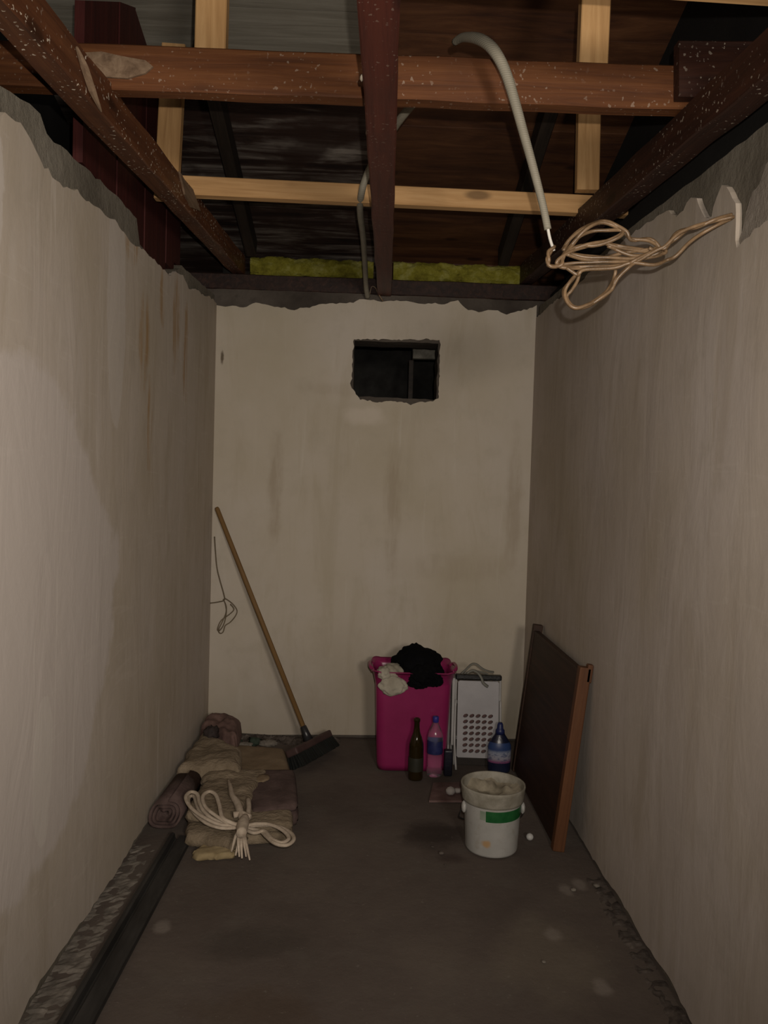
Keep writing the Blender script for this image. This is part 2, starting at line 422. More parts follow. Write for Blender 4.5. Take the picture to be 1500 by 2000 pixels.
# back wall with the knocked-out opening
hx0, hx1, hz0, hz1 = -.098, .368, 1.852, 2.172
hole = [(hx0+.02, 1.875), (hx0+.045, 1.848), (.0, 1.845), (.04, 1.836), (.10, 1.846), (.16, 1.842), (.22, 1.828), (.27, 1.845), (.34, 1.855), (hx1, 1.868), (hx1+.004, 2.0), (hx1-.002, hz1+.012), (hx0+.002, hz1-.002), (hx0-.004, 2.0), (hx0-.008, 1.92)]
core_hole = [(hx0+.005, 1.87), (.36, 1.86), (.362, 2.168), (hx0+.005, 2.166)]
wt = [(-1.02, 2.418), (-.4, 2.42), (.3, 2.415), (1.07, 2.41)]
ol = [(-1.02, -.02), (1.07, -.02)] + jag(wt[::-1], .05, .004, 21)
struct(link('wall_back', fill_slab(ol, [jag(core_hole, .03, .006, 22, True)], lambda u, v, d: (u, YB+D+d, v), .17), DARKCONC))
bt = [onY(px, py, YB) for px, py in ((420, 596), (440, 597), (475, 600), (500, 592), (530, 596), (575, 606), (610, 598), (650, 592), (690, 592), (702, 584), (730, 586), (745, 590), (775, 588), (800, 588), (830, 595), (850, 592), (868, 594), (880, 590), (895, 588), (908, 603), (935, 610), (960, 604), (990, 613), (1012, 608), (1040, 600), (1052, 595))]
bt = [(XL, bt[0].z)] + [(p.x, p.z) for p in bt if XL < p.x < XR] + [(XR, bt[-1].z)]
ol = [(XL, .02)] + [(x, .012+.006*math.sin(x*17)) for x in (-.5, -.2, .1, .4, .7)] + [(XR, .015)] + jag(bt[::-1], .016, .010, 24)
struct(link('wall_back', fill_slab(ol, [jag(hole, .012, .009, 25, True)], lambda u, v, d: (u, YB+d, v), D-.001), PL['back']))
# box beyond the opening, its darkness put into the wall colour
b = box_bm(-.75, 1.1, 5.6, 5.7, 1.3, 2.9); box_bm(-.85, -.75, 4.4, 5.7, 1.3, 2.9, bm=b); box_bm(1.1, 1.2, 4.4, 5.7, 1.3, 2.9, bm=b); box_bm(-.85, 1.2, 4.4, 5.7, 1.2, 1.3, bm=b)
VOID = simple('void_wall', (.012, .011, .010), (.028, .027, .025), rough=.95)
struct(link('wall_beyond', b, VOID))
p0, p1 = onY(806, 692, 4.75), onY(900, 690, 4.75)
beam('attic_beam', (p0.x, 4.75, p0.z-.03), (p1.x+.4, 4.80, p1.z-.03), .05, .07, PALEBOARD, 'greyish beam end seen through the dark opening in the back wall', 'beam', seed=31)
tag(link('attic_post', box_bm(p0.x-.02, p0.x+.01, 4.78, 4.82, 1.3, p0.z-.03, .003), DARKWOOD), 'thin dark post standing under the beam behind the wall opening', 'post')

# ------------------------------------------------------------------ roof
def zr(y): return 2.675+(4.20-y)*.30
def roof(name, x0, x1, mts, seed, wd):
    b = bmesh.new(); y = 4.55; i = 0; rnd = random.Random(seed)
    while y > .25:
        w_ = wd*rnd.uniform(.85, 1.15); y2 = y-w_; o = rnd.uniform(0, .010)
        tb = bmesh.new()
        vs = []
        for x in (x0, x1):
            for (yy, dz) in ((y, o), (y2+.004, o), (y2+.004, o+.02), (y, o+.02)): vs.append(tb.verts.new((x, yy, zr(yy)+dz)))
        for k in range(4): tb.faces.new((vs[k], vs[(k+1) % 4], vs[4+(k+1) % 4], vs[4+k]))
        tb.faces.new(vs[:4]); tb.faces.new(vs[4:])
        mi = 1 if (len(mts) > 1 and 2.55 < (y+y2)/2 < 3.0) else 0
        for f in tb.faces: f.material_index = mi
        me = bpy.data.meshes.new('t'); tb.to_mesh(me); tb.free(); b.from_mesh(me); bpy.data.meshes.remove(me)
        y = y2; i += 1
    return struct(link(name, b, mts))
roof('ceiling', -1.5, .05, [MOULD, PALEBOARD], 3, .19)
roof('ceiling', .052, 1.6, [BROWNPLANK], 9, .21)

for (x, y0, y1, lb) in ((-.655, 2.9, 4.15, 'dark rafter under the weathered boards left of the red centre joist'), (.695, 3.02, 4.15, 'dark rafter under the brown boards beside the right pine hanger')):
    beam('rafter', (x, y0, zr(y0)-.105), (x, y1, zr(y1)-.105), .055, .10, DARKWOOD, lb, 'rafter', seed=int(x*10))

# wall plate and the insulation lying on it
beam('wall_plate', (-1.0, 4.255, 2.424), (1.05, 4.255, 2.418), .11, .084, PLATE, 'dark timber plate lying on top of the back wall', 'timber', rough=.004, seed=4)
def wool_mat():
    g = G('glass_wool')
    c = g.ramp(g.noise(k=9, d=8, r=.75), [(.32, (.13, .11, .016)), (.5, (.31, .29, .04)), (.7, (.50, .48, .18))])
    return g.done(c, .95, g.bump(g.noise(k=60, d=8, r=.8), .9, .02), .1)
WOOL = wool_mat()
for x0, x1, lb in ((-.672, .0, 'yellow glass wool strip above the back wall, left of the red centre joist'), (.108, .808, 'yellow glass wool strip above the back wall, right of the red centre joist')):
    b = bmesh.new(); n, m = 90, 16; rows = []
    for i in range(n+1):
        x = x0+(x1-x0)*i/n; r = []
        for j in range(m+1):
            a = math.pi*j/m
            yy = 4.285-.055*abs(math.sin(a))**.5+.0; zz = 2.512+.052*(1-math.cos(a))
            q = noise.noise_vector(Vector((x*16, a*2, x0)))*.014+noise.noise_vector(Vector((x*60, a*7, x0)))*.006
            r.append(b.verts.new((x+(q.x if 0 < i < n else 0), yy+q.y, max(2.511, zz+q.z))))
        rows.append(r)
    for i in range(n):
        for j in range(m): b.faces.new((rows[i][j], rows[i+1][j], rows[i+1][j+1], rows[i][j+1]))
    for r in (rows[0], rows[-1]): b.faces.new(r)
    for i in range(n): b.faces.new((rows[i][0], rows[i][m], rows[i+1][m], rows[i+1][0]))
    tag(link('insulation_strip', b, WOOL, smooth=True), lb, 'insulation')

# ------------------------------------------------------------------ ceiling timbers
lj = empty('ceiling_joist', (-.735, 1.2, 2.245), 'long dark joist with pale specks running above the left wall', 'joist')
beam('timber', (-.735, .9, 2.218), (-.735, 4.24, 2.512), .070, .100, BEAM, None, rough=.006, parent=None, seed=1)
tj = bpy.data.objects['timber']
tj.parent = lj; tj.matrix_parent_inverse = Matrix.Translation(-lj.location)
# pale split and loose sliver on its inner side
SPLINT = wood('split_wood', (.09, .055, .032), (.16, .105, .065), (.24, .17, .11), knots=False, rough=.8)
b = tube_bm([onX(150, 92, -.692), onX(165, 130, -.690), onX(180, 175, -.686), onX(198, 218, -.684)], .006, 5, radii=[.003, .009, .009, .002])
off(link('splinter', b, SPLINT, lj), lj.location)['label'] = 'pale grey split on the joist side'
b = bmesh.new()
pts = [onX(*p, -.694) for p in ((352, 335), (366, 360), (378, 372), (392, 412), (375, 405), (362, 380))]
vs = [b.verts.new(p) for p in pts]; f = b.faces.new(vs); e = bmesh.ops.extrude_face_region(b, geom=[f])
for v in e['geom']:
    if isinstance(v, bmesh.types.BMVert): v.co.x -= .008
off(link('bark_patch', b, SPLINT, lj), lj.location)
beam('ceiling_joist', (.835, .9, 2.192), (.835, 4.24, 2.512), .070, .105, BEAMR, 'very dark joist with scattered specks running above the right wall', 'joist', rough=.005, seed=2)
cj = empty('ceiling_joist', (0, 1.0, 2.24), 'dark red joist running overhead down the middle to the back wall', 'joist')
o = beam('timber', (-.022, .7, 2.232), (.062, 4.165, 2.405), .076, .105, REDBEAM, None, rough=.004, seed=5)
o.parent = cj; o.matrix_parent_inverse = Matrix.Translation(-cj.location)
b = bmesh.new()
for (px, py, s, zz) in ((705, 155, .007, 2.300), (722, 275, .014, 2.325), (716, 262, .007, 2.325), (712, 205, .004, 2.31), (735, 268, .006, 2.325)):
    c = onZ(px, py, zz); b = lump_bm((c.x+.002, c.y, c.z+.004), s*.6, s*1.7, s*.9, .5, px, 2)
    off(link('plaster_splash', b, PL['back'], cj, smooth=True), cj.location)['label'] = 'pale plaster splash on the red joist edge'

beam('cross_beam', (-1.18, 2.085, 2.405), (.845, 2.085, 2.412), .05, .115, CROSS, 'reddish brown cross beam lying over the joists nearest the camera', 'beam', rough=.004, seed=7)
# lapped piece at its right end
p = onY(1322, 80, 2.04)
cb = beam('cross_beam', (p.x+.005, 2.040, 2.425), (1.15, 2.040, 2.44), .036, .145, BEAMR, 'dark offcut lapped over the right end of the brown cross beam', 'beam', rough=.004, seed=8)
# conduit-grey scar board on left part of cross beam
b = bmesh.new()
pts = [onY(*q, 2.059) for q in ((165, 105), (200, 103), (240, 112), (285, 120), (300, 132), (285, 145), (250, 155), (205, 152), (180, 140))]
vs = [b.verts.new(q) for q in pts]; f = b.faces.new(vs); e = bmesh.ops.extrude_face_region(b, geom=[f])
for v in e['geom']:
    if isinstance(v, bmesh.types.BMVert): v.co.y -= .006
tag(link('wood_chip', b, SPLINT), 'pale broken chip on the left end of the brown cross beam', 'wood chip')

beam('pine_batten', (-.775, 3.03, 2.486), (1.0, 3.08, 2.486), .045, .072, PINE, 'pale pine batten crossing the joists below both rear hangers', 'batten', seed=10, bv=.003)
beam('pine_batten', (-1.0, 1.50, 2.385), (1.15, 1.60, 2.404), .045, .07, PINE, 'pale pine batten at the top right edge, nearest overhead', 'batten', seed=11, bv=.003)
hg = 'pine hangers of the ceiling frame'
def hanger(x0, z0, x1, z1, y0, y1, wd, lb, seed):
    beam('pine_hanger', (x0, y0, z0), (x1, y1, z1), wd, .04, PINE, lb, 'hanger', hg, up=(0, -1, 0), seed=seed, bv=.003)
hanger(-.452, 2.53, -.448, zr(2.13)-.01, 2.135, 2.135, .083, 'front left pine hanger standing on the brown cross beam', 12)
hanger(.577, 2.535, .580, zr(2.13)-.01, 2.135, 2.135, .078, 'front right pine hanger standing on the brown cross beam', 13)
hanger(-.795, 2.45, -.775, zr(3.0)-.01, 3.0, 3.0, .088, 'rear left pine hanger rising from the pine batten by the maroon boards', 14)
hanger(.828, 2.565, .820, zr(3.06)-.01, 3.06, 3.06, .088, 'rear right pine hanger rising from the right end of the pine batten', 15)

mb = empty('maroon_boards', (-.88, 2.9, 2.3), 'dark maroon upright boards standing on the left wall beyond the joist', 'boards')
ys = [2.34, 2.50, 2.655, 2.825, 2.98, 3.13, 3.29, 3.42, 3.54]
for i, (a, c) in enumerate(zip(ys, ys[1:])):
    z0 = 2.325 if c < 2.84 else (2.238 if a < 3.25 else 2.30); z1 = min(2.80+.55*(a-2.33), zr(c)-.02)
    if z0 == 2.30 and a > 3.4: z0 = 2.345
    b = box_bm(-.905, -.875-.003*(i % 2), a+.0008, c-.0008, z0, z1, .001)
    for v in b.verts:
        if v.co.z > (z0+z1)/2: v.co.z = min(2.79+.6*(v.co.y-2.33), zr(v.co.y)-.02)
    off(link('board', b, MAROON, mb), mb.location)
# spill of maroon paint drips over plaster edge are in the wall's own stains

# ------------------------------------------------------------------ conduits and cables
def pipe_mat(name, c):
    g = G(name); wv = g.n('ShaderNodeTexWave', bands_direction='Z'); g.l(g.coords(), wv.inputs['Vector']); wv.inputs['Scale'].default_value = 60
    return g.done(g.ramp(g.noise(k=12), [(.3, tuple(x*.75 for x in c)), (.7, c)]), .6, g.bump(wv.outputs[1], .3, .002))
GREY = pipe_mat('grey_conduit', (.25, .23, .18))
WHITE = simple('white_sheath', (.50, .48, .44), (.62, .60, .55), rough=.5)
GOLD = simple('tan_cable_sheath', (.10, .062, .032), (.24, .155, .085), k=16, rough=.38, spec=.5)
cp = [(888, 82, 2.10), (905, 73, 2.05), (935, 76, 1.97), (962, 95, 1.93), (985, 135, 1.92), (1003, 190, 1.92), (1022, 258, 1.93), (1042, 330, 1.94), (1060, 400, 1.95), (1070, 448, 1.95)]
P = [onY(x, y, d) for x, y, d in cp]
cn = empty('hanging_conduit', P[0], 'grey flexible conduit arching over the cross beam and hanging down with a wire end', 'conduit')
off(link('sleeve', tube_bm(P, .01, 12, radii=[.009, .011, .014, .0145, .0135, .0125, .0115, .0105, .0095, .009]), GREY, cn, smooth=True), cn.location)
off(link('wire', tube_bm([onY(1069, 440, 1.95), onY(1074, 466, 1.955), onY(1082, 490, 1.96)], .0040, 8), WHITE, cn, smooth=True), cn.location)['label'] = 'white wire end'
P = [onY(x, y, d) for x, y, d in ((850, 150, 2.45), (825, 182, 2.55), (795, 216, 2.62), (768, 252, 2.72), (738, 300, 2.86), (718, 338, 2.97), (707, 372, 3.0), (703, 410, 3.1), (709, 460, 3.4), (713, 520, 3.8), (715, 560, 4.05), (718, 580, 4.15))]
tag(link('ceiling_conduit', tube_bm(P, .0125, 10, radii=[.014]*5+[.0135]*3+[.0135]*4), GREY, smooth=True), 'grey conduit running behind the red joist down to the back wall top', 'conduit')
P = [onY(x, y, d) for x, y, d in ((722, 575, 4.14), (726, 560, 4.13), (733, 562, 4.13), (738, 572, 4.14), (748, 588, 4.155))]
tag(link('loose_wire', tube_bm(P, .003, 6), GOLD, smooth=True), 'short brown wire end poking out beside the conduit above the back wall', 'wire')

def zq(pts, d0, d1, seed):     # cable paths surveyed on a magnified print, three to one
    n = len(pts); rnd = random.Random(seed)
    return [onY(1000+x/3, 380+y/3, d0+(d1-d0)*i/(n-1)+rnd.uniform(-.008, .008)) for i, (x, y) in enumerate(pts)]
cbu = empty('cable_bundle', onY(1180, 500, 1.95), 'tangled coil of tan cable hanging from the conduit towards the right wall', 'cable')
paths = [
 [(250, 300), (225, 340), (205, 380), (225, 420), (280, 415), (310, 350), (360, 290), (430, 205), (520, 165), (600, 185), (660, 225), (700, 260), (800, 270), (860, 310), (875, 350), (800, 370), (700, 380), (560, 370), (430, 360), (330, 345)],
 [(300, 330), (350, 250), (430, 190), (540, 158), (640, 200), (640, 230), (560, 270), (450, 300), (330, 340), (260, 400), (330, 425), (480, 420), (640, 415), (760, 365), (850, 335), (780, 325), (650, 305), (540, 285)],
 [(260, 415), (380, 400), (520, 395), (660, 390), (800, 355), (885, 345), (870, 320), (780, 325), (640, 345), (520, 380), (420, 380), (320, 350)],
 [(320, 430), (380, 470), (395, 460), (430, 440), (600, 430), (700, 400), (830, 412), (905, 385), (960, 360), (1040, 280), (1110, 230), (1200, 180), (1305, 140)],
 [(390, 455), (340, 510), (310, 570), (325, 630), (370, 665), (430, 650), (520, 610), (580, 560), (620, 490), (680, 430), (720, 400), (840, 330), (900, 300), (980, 225), (1090, 180), (1200, 150), (1310, 118)],
 [(400, 430), (385, 500), (350, 560), (320, 600), (350, 650), (400, 660), (480, 625), (560, 560), (600, 480), (600, 430), (540, 430), (440, 435)],
 [(330, 330), (400, 300), (480, 300), (560, 280), (640, 240), (640, 210), (560, 210), (470, 215), (390, 250), (330, 320)],
 [(780, 365), (850, 345), (900, 300), (960, 260), (1040, 200), (1150, 165), (1300, 130)],
 [(800, 320), (860, 350), (890, 345), (880, 320), (840, 315), (800, 350), (700, 355), (560, 300)],
]
for base in (0, 1, 4, 8):
    rq = random.Random(base+40); paths.append([(x+rq.uniform(-13, 13), y+rq.uniform(-11, 11)) for x, y in paths[base][:-1]] + [paths[base][-1]])
for i, p in enumerate(paths):
    d1 = 1.905 if p[-1][0] > 1200 else 1.96
    P = zq(p, 1.955+.008*(i % 3), d1, i)
    if d1 == 1.905: P[-1].x = .884
    off(link('cable', tube_bm(P, .0047, 7, res=5), GOLD, cbu, smooth=True), cbu.location)

P = [onY(x, y, 4.158) for x, y in ((419, 1048), (421, 1080), (424, 1110), (430, 1135), (437, 1160), (438, 1172), (425, 1176), (410, 1178))]
wt_ = empty('wall_cable', P[0], 'thin brown cable dangling in a small coil in the left back corner', 'cable')
WIREC = simple('dull_wire', (.10, .075, .045), (.16, .125, .08), rough=.6)
off(link('wire', tube_bm(P, .0035, 6), WIREC, wt_, smooth=True), wt_.location)
for q in ([(438, 1168), (445, 1172), (455, 1180), (463, 1192), (460, 1203), (450, 1215), (440, 1222), (436, 1234), (430, 1237), (427, 1230), (434, 1215), (442, 1195), (440, 1178)],
          [(436, 1170), (442, 1185), (441, 1205), (436, 1222), (428, 1232), (425, 1228), (432, 1212), (448, 1200), (457, 1190), (450, 1180)]):
    off(link('coil', tube_bm([onY(x, y, 4.150+.004*(i % 2)) for i, (x, y) in enumerate(q)], .0032, 6), WIREC, wt_, smooth=True), wt_.location)

# ------------------------------------------------------------------ debris along the wall bases
def debris(name, x0, x1, y0, y1, h, mt, seed, label, n=None, along='y'):
    b = bmesh.new(); nx_ = max(6, int((x1-x0)/.012)); ny_ = max(6, int((y1-y0)/.012)); g_ = []
    for i in range(nx_+1):
        r = []
        for j in range(ny_+1):
            u, v = i/nx_, j/ny_; x = x0+(x1-x0)*u; y = y0+(y1-y0)*v
            e = min(1-u if x0 < 0 else u, v*6, (1-v)*6) if along == 'y' else min(v, 1-v, u*6, (1-u)*6)
            q = noise.noise(Vector((x*30, y*30, seed)))*.5+noise.noise(Vector((x*90, y*90, seed)))*.35+.35
            r.append(b.verts.new((x, y, -.006+max(0, q)*h*min(1, e*3.5))))
        g_.append(r)
    for i in range(nx_):
        for j in range(ny_): b.faces.new((g_[i][j], g_[i+1][j], g_[i+1][j+1], g_[i][j+1]))
    return tag(link(name, b, mt), label, 'debris', kind='stuff')
PLD = simple('plaster_crumbs', (.11, .095, .080), (.22, .195, .165), k=20, rough=.95)
DKD = simple('dark_crumbs', (.03, .022, .018), (.12, .10, .085), k=22, rough=.95)
debris('plaster_debris', -.850, -.742, 1.2, 2.95, .013, PLD, 1, 'crumbled plaster lying between the left wall and the dark channel')
debris('plaster_debris', .815, .890, 1.2, 2.75, .012, DKD, 2, 'dark crumbs along the foot of the right wall')
debris('rubble', -.835, -.10, 4.03, 4.18, .045, DKD, 3, 'dark rubble heaped along the foot of the back wall behind the broom', along='x')
for i, (px, py, s, mt, lb) in enumerate(((455, 1446, .035, (.03, .045, .032), 'dark green scrap on the rubble in the left back corner'),
        (498, 1444, .026, (.035, .052, .036), 'small green scrap on the rubble between two whitish scraps'))):
    c = onZ(px, py+6, .03); tag(link('green_scrap', lump_bm((c.x, c.y, .035), s*1.3, s, s*.8, .5, i+3, 3, flat_bottom=.01), simple('green_scrap_%d' % i, tuple(x*.7 for x in mt), mt), smooth=True), lb, 'scrap', 'green scraps on the rubble')
for i, (px, py, s, lb) in enumerate(((476, 1450, .026, 'whitish crumpled scrap on the rubble beside the larger green scrap'), (524, 1446, .030, 'whitish crumpled scrap on the rubble right of the small green scrap'))):
    c = onZ(px, py+6, .03); tag(link('plaster_lump', lump_bm((c.x, c.y, .032), s*1.6, s, s*.6, .5, i+13, 3, flat_bottom=.01), PLD, smooth=True), lb, 'scrap', 'whitish scraps on the rubble')

# dark channel
prof = [(0, 0), (.004, .030), (.014, .034), (.020, .030), (.024, .010), (.034, .008), (.038, .022), (.078, .022), (.084, .018), (.084, 0)]
b = bmesh.new(); ra = []
for (x, y) in ((-.742, .9), (-.739, 1.92), (-.731, 2.5), (-.724, 2.925)):
    ra.append([b.verts.new((x+u, y, z)) for u, z in prof])
for A, B in zip(ra, ra[1:]):
    for k in range(len(prof)): b.faces.new((A[k], A[(k+1) % len(prof)], B[(k+1) % len(prof)], B[k]))
b.faces.new(ra[0]); b.faces.new(ra[-1])
tag(link('metal_channel', b, simple('dark_channel', (.016, .015, .014), (.040, .038, .036), k=20, sc=(1, .2, 1), rough=.55, spec=.4)), 'long dark grooved channel lying on the floor along the left wall', 'channel')

# ------------------------------------------------------------------ pile in the left back corner
PURP = simple('brown_felt', (.060, .038, .034), (.115, .078, .070), k=12, rough=.95, bs=.7, bk=70)
TAN = simple('tan_blanket', (.15, .105, .062), (.24, .18, .115), k=6, rough=.95, bs=.6, bk=90)
BEIGE = simple('beige_sacking', (.15, .115, .075), (.27, .215, .15), k=9, rough=.95, bs=.9, bk=45, bd=.012)
CREAM = simple('cream_webbing', (.36, .29, .22), (.52, .44, .35), k=20, rough=.85, bs=.6, bk=120)
YELL = simple('yellowish_cloth', (.20, .15, .075), (.32, .25, .14), k=12, rough=.95)
# roll against the wall
ro = empty('rolled_mat', (-.745, 3.1, 0), 'brown rolled mat lying against the foot of the left wall, its end showing', 'mat')
b = bmesh.new(); turns = 3.2; N_ = 90; A = []; Bv = []
for i in range(N_+1):
    a = i/N_*turns*6.283; r = .022+.046*i/N_
    r *= 1+.05*math.sin(a*2+1)
    for L_, yy in ((A, 2.985), (Bv, 3.30)):
        tw = .01 if yy > 3.2 else 0
        L_.append((b.verts.new((-.762+tw+r*math.cos(a), yy+.012*math.sin(a*3), .073+r*math.sin(a))), b.verts.new((-.762+tw+(r-.008)*math.cos(a), yy+.012*math.sin(a*3), .073+(r-.008)*math.sin(a)))))
for i in range(N_):
    for s in (0, 1): b.faces.new((A[i][s], A[i+1][s], Bv[i+1][s], Bv[i][s]))
    for L_ in (A, Bv): b.faces.new((L_[i][0], L_[i][1], L_[i+1][1], L_[i+1][0]))
off(link('mat_roll', b, PURP, ro, smooth=True), ro.location)
# folded pieces
def zz(px, py, z): p = onZ(px, py, z); return (p.x, p.y)
q = [zz(438, 1546, .03), zz(572, 1546, .03), zz(556, 1470, .03), zz(430, 1462, .03)]
tag(link('folded_blanket', soft_pile([(q, .0, .035), ([(x*1.0+.004, y-.01) for x, y in q], .034, .066)], .006, 2.0, 26), TAN, smooth=True), 'tan folded blanket at the back of the pile, beside the broom head', 'blanket')
q = [zz(492, 1596, .08), zz(584, 1598, .05), zz(578, 1508, .08), zz(478, 1500, .10)]
q = [(q[0][0], q[0][1]), (q[1][0], q[1][1]+.02), q[2], q[3]]
ft = empty('folded_felt', (q[0][0], q[0][1], 0), 'dark brown folded felt stacked on the tan blanket', 'cloth')
off(link('cloth', soft_pile([(q, .0, .06), ([(x-.004, y+.006) for x, y in q], .058, .10)], .006, 4.0, 24), PURP, ft, smooth=True), ft.location)
c = onZ(512, 1518, .108)
off(link('patch', lump_bm((c.x, c.y, .104), .032, .045, .006, .35, 2.2, 3), TAN, ft, smooth=True), ft.location)['label'] = 'pale tan patch on the felt'
q = [zz(470, 1655, .0), zz(572, 1648, .0), zz(572, 1590, .06), zz(470, 1568, .10)]
tag(link('folded_sheet', soft_pile([(q, 0, .045), (q, .044, .085)], .006, 6.0, 24), BEIGE, smooth=True), 'pale beige folded sheet at the front right of the pile', 'sheet')
q = [zz(350, 1665, .0), zz(452, 1684, .0), zz(470, 1530, .12), zz(392, 1500, .12)]
q = [(-.66, 2.84), (-.43, 2.80), (-.40, 3.45), (-.70, 3.62)]
tag(link('sacking', soft_pile([(q, 0, .06), ([(-.67, 2.93), (-.45, 2.93), (-.42, 3.42), (-.67, 3.45)], .055, .115), ([(-.805, 3.33), (-.52, 3.33), (-.56, 3.60), (-.80, 3.84)], .0, .145)], .020, 8.0, 34, 7.0, .03), BEIGE, smooth=True), 'beige crumpled sacking heaped over the middle of the pile', 'sacking')
q = [(-.60, 2.765), (-.46, 2.775), (-.44, 2.90), (-.60, 2.92)]
tag(link('yellowish_rag', soft_pile([(q, 0, .03)], .010, 12.0, 24, 16.0, .035), YELL, smooth=True), 'ragged yellowish rag under the front edge of the sacking', 'rag')
q = [(-.81, 3.86), (-.60, 3.66), (-.62, 3.98), (-.81, 4.10)]
tag(link('brown_rag', soft_pile([(q, .0, .17)], .032, 15.0, 26, 11.0, .02), simple('rusty_rag', (.085, .050, .042), (.17, .105, .09), k=16, rough=.95), smooth=True), 'reddish brown rag bunched on the back end of the rolled mat', 'rag')
c = onZ(413, 1440, .13)
tag(link('dark_rag', lump_bm((c.x, min(c.y, 4.10), .15), .035, .04, .035, .5, 5, 3), simple('dark_rag', (.02, .014, .013), (.04, .03, .028)), smooth=True), 'small black rag on top of the pile, in the left back corner', 'rag')
# hank of webbing
def z4(pts, z, dz=0):
    out = []
    for i, (x, y) in enumerate(pts):
        out.append(onZ(300+x/4.167, 1400+y/4.167, z+dz*math.sin(math.pi*i/(len(pts)-1))))
    return out
hk = empty('rope_hank', onZ(476, 1615, .10), 'cream rope hank tied in loops with frayed ends, lying on the sacking', 'rope')
loops = [([(700, 880), (560, 880), (430, 830), (310, 745), (262, 660), (300, 612), (355, 630), (375, 700), (420, 780), (520, 850), (700, 890)], .120, .035),
         ([(700, 870), (600, 860), (500, 800), (420, 730), (400, 650), (450, 608), (505, 635), (535, 720), (560, 820), (640, 865), (700, 880)], .125, .040),
         ([(700, 900), (560, 905), (440, 870), (350, 800), (290, 720), (285, 660), (330, 650), (370, 760), (470, 860), (700, 905)], .115, .010),
         ([(740, 900), (860, 880), (1000, 890), (1110, 940), (1140, 1000), (1080, 1045), (990, 1030), (920, 975), (860, 925), (740, 905)], .085, .02),
         ([(740, 890), (840, 870), (960, 880), (1060, 930), (1100, 990), (1040, 1025), (960, 990), (900, 930), (820, 945), (740, 915)], .095, .01)]
for p, z, dz in loops:
    off(link('loop', tube_bm(z4(p, z, dz), .0080, 8, res=5, flat=.8), CREAM, hk, smooth=True), hk.location)
off(link('strand', tube_bm(z4([(608, 515), (625, 570), (640, 640), (680, 700), (700, 760), (725, 850)], .125, .01), .008, 8, radii=[.004, .009, .011, .014, .015, .012]), CREAM, hk, smooth=True), hk.location)
off(link('strand', tube_bm(z4([(770, 670), (775, 740), (765, 810), (735, 880)], .12, .01), .010, 8), CREAM, hk, smooth=True), hk.location)
b = tube_bm(z4([(650, 800), (720, 790), (780, 820)], .13), .012, 8)
tube_bm(z4([(745, 820), (725, 880), (715, 950)], .13), .02, 10, bm=b, radii=[.015, .023, .018])
kn = off(link('knot', b, CREAM, hk, smooth=True), hk.location)
b = bmesh.new()
for e in ([(710, 930), (670, 970), (635, 1010)], [(712, 930), (700, 980), (668, 1040)], [(715, 930), (712, 1000), (722, 1062)], [(722, 930), (745, 1000), (785, 1075)], [(725, 930), (735, 1000), (755, 1050)], [(716, 940), (690, 1000), (700, 1050)]):
    P = z4(e, .10); P[-1].z = .06; tube_bm(P, .005, 6, bm=b, radii=[.009, .007, .003])
link('frayed_ends', b, CREAM, kn, smooth=True)

# ------------------------------------------------------------------ broom
top = Vector((-.806, 4.135, 1.245)); cen = Vector((-.255, 3.82, .088))
h_ = (top-cen).normalized(); l_ = Vector((.37, .93, 0)); l_ = (l_-h_*l_.dot(h_)).normalized(); x_ = l_.cross(h_)
mh = Matrix((x_, l_, h_)).transposed().to_4x4(); mh.translation = cen
br = empty('broom', (cen.x, cen.y, 0), 'push broom with a long wooden handle leaning into the left back corner', 'broom')
inv = Matrix.Translation(-br.location)
BROOMW = wood('broom_handle_wood', (.10, .055, .018), (.165, .092, .032), (.22, .128, .048), knots=False, ax=2, gs=60)
b = bmesh.new(); L = (top-cen).length
lathe_bm([(0, .02), (.0125, .02), (.0125, L-.01), (.009, L), (0, L)], seg=16, bm=b)
link('handle', b, BROOMW, br, smooth=True, mw=inv @ mh)
b = box_bm(-.034, .034, -.19, .19, -.022, .014, .008)
bh = link('broom_head', b, simple('broom_block', (.045, .026, .024), (.075, .045, .040), rough=.6), br, mw=inv @ mh)
b = lathe_bm([(0, .012), (.024, .012), (.019, .05), (.016, .085), (.0126, .088), (0, .088)], seg=20)
link('socket', b, simple('black_plastic', (.012, .012, .013), (.03, .03, .032), rough=.35, spec=.5), br, smooth=True, mw=inv @ mh)
b = bmesh.new(); rnd = random.Random(4)
for i in range(46):
    for j in range(5):
        x = -.027+.0135*j+rnd.uniform(-.003, .003); y = -.183+.366*i/45; s = .0042
        fx = x*1.5+rnd.uniform(-.004, .004); fy = y*1.03+rnd.uniform(-.004, .004)
        vt = [b.verts.new((x+s*a, y+s*c, -.02)) for a, c in ((-1, -1), (1, -1), (1, 1), (-1, 1))]
        vb = [b.verts.new((fx+s*a*1.2, fy+s*c*1.2, -.080+rnd.uniform(-.003, .003))) for a, c in ((-1, -1), (1, -1), (1, 1), (-1, 1))]
        for k in range(4): b.faces.new((vt[k], vt[(k+1) % 4], vb[(k+1) % 4], vb[k]))
        b.faces.new(vb)
o = link('bristles', b, simple('black_bristles', (.006, .007, .006), (.016, .017, .015), rough=.7), bh); o['label'] = 'black bristles'

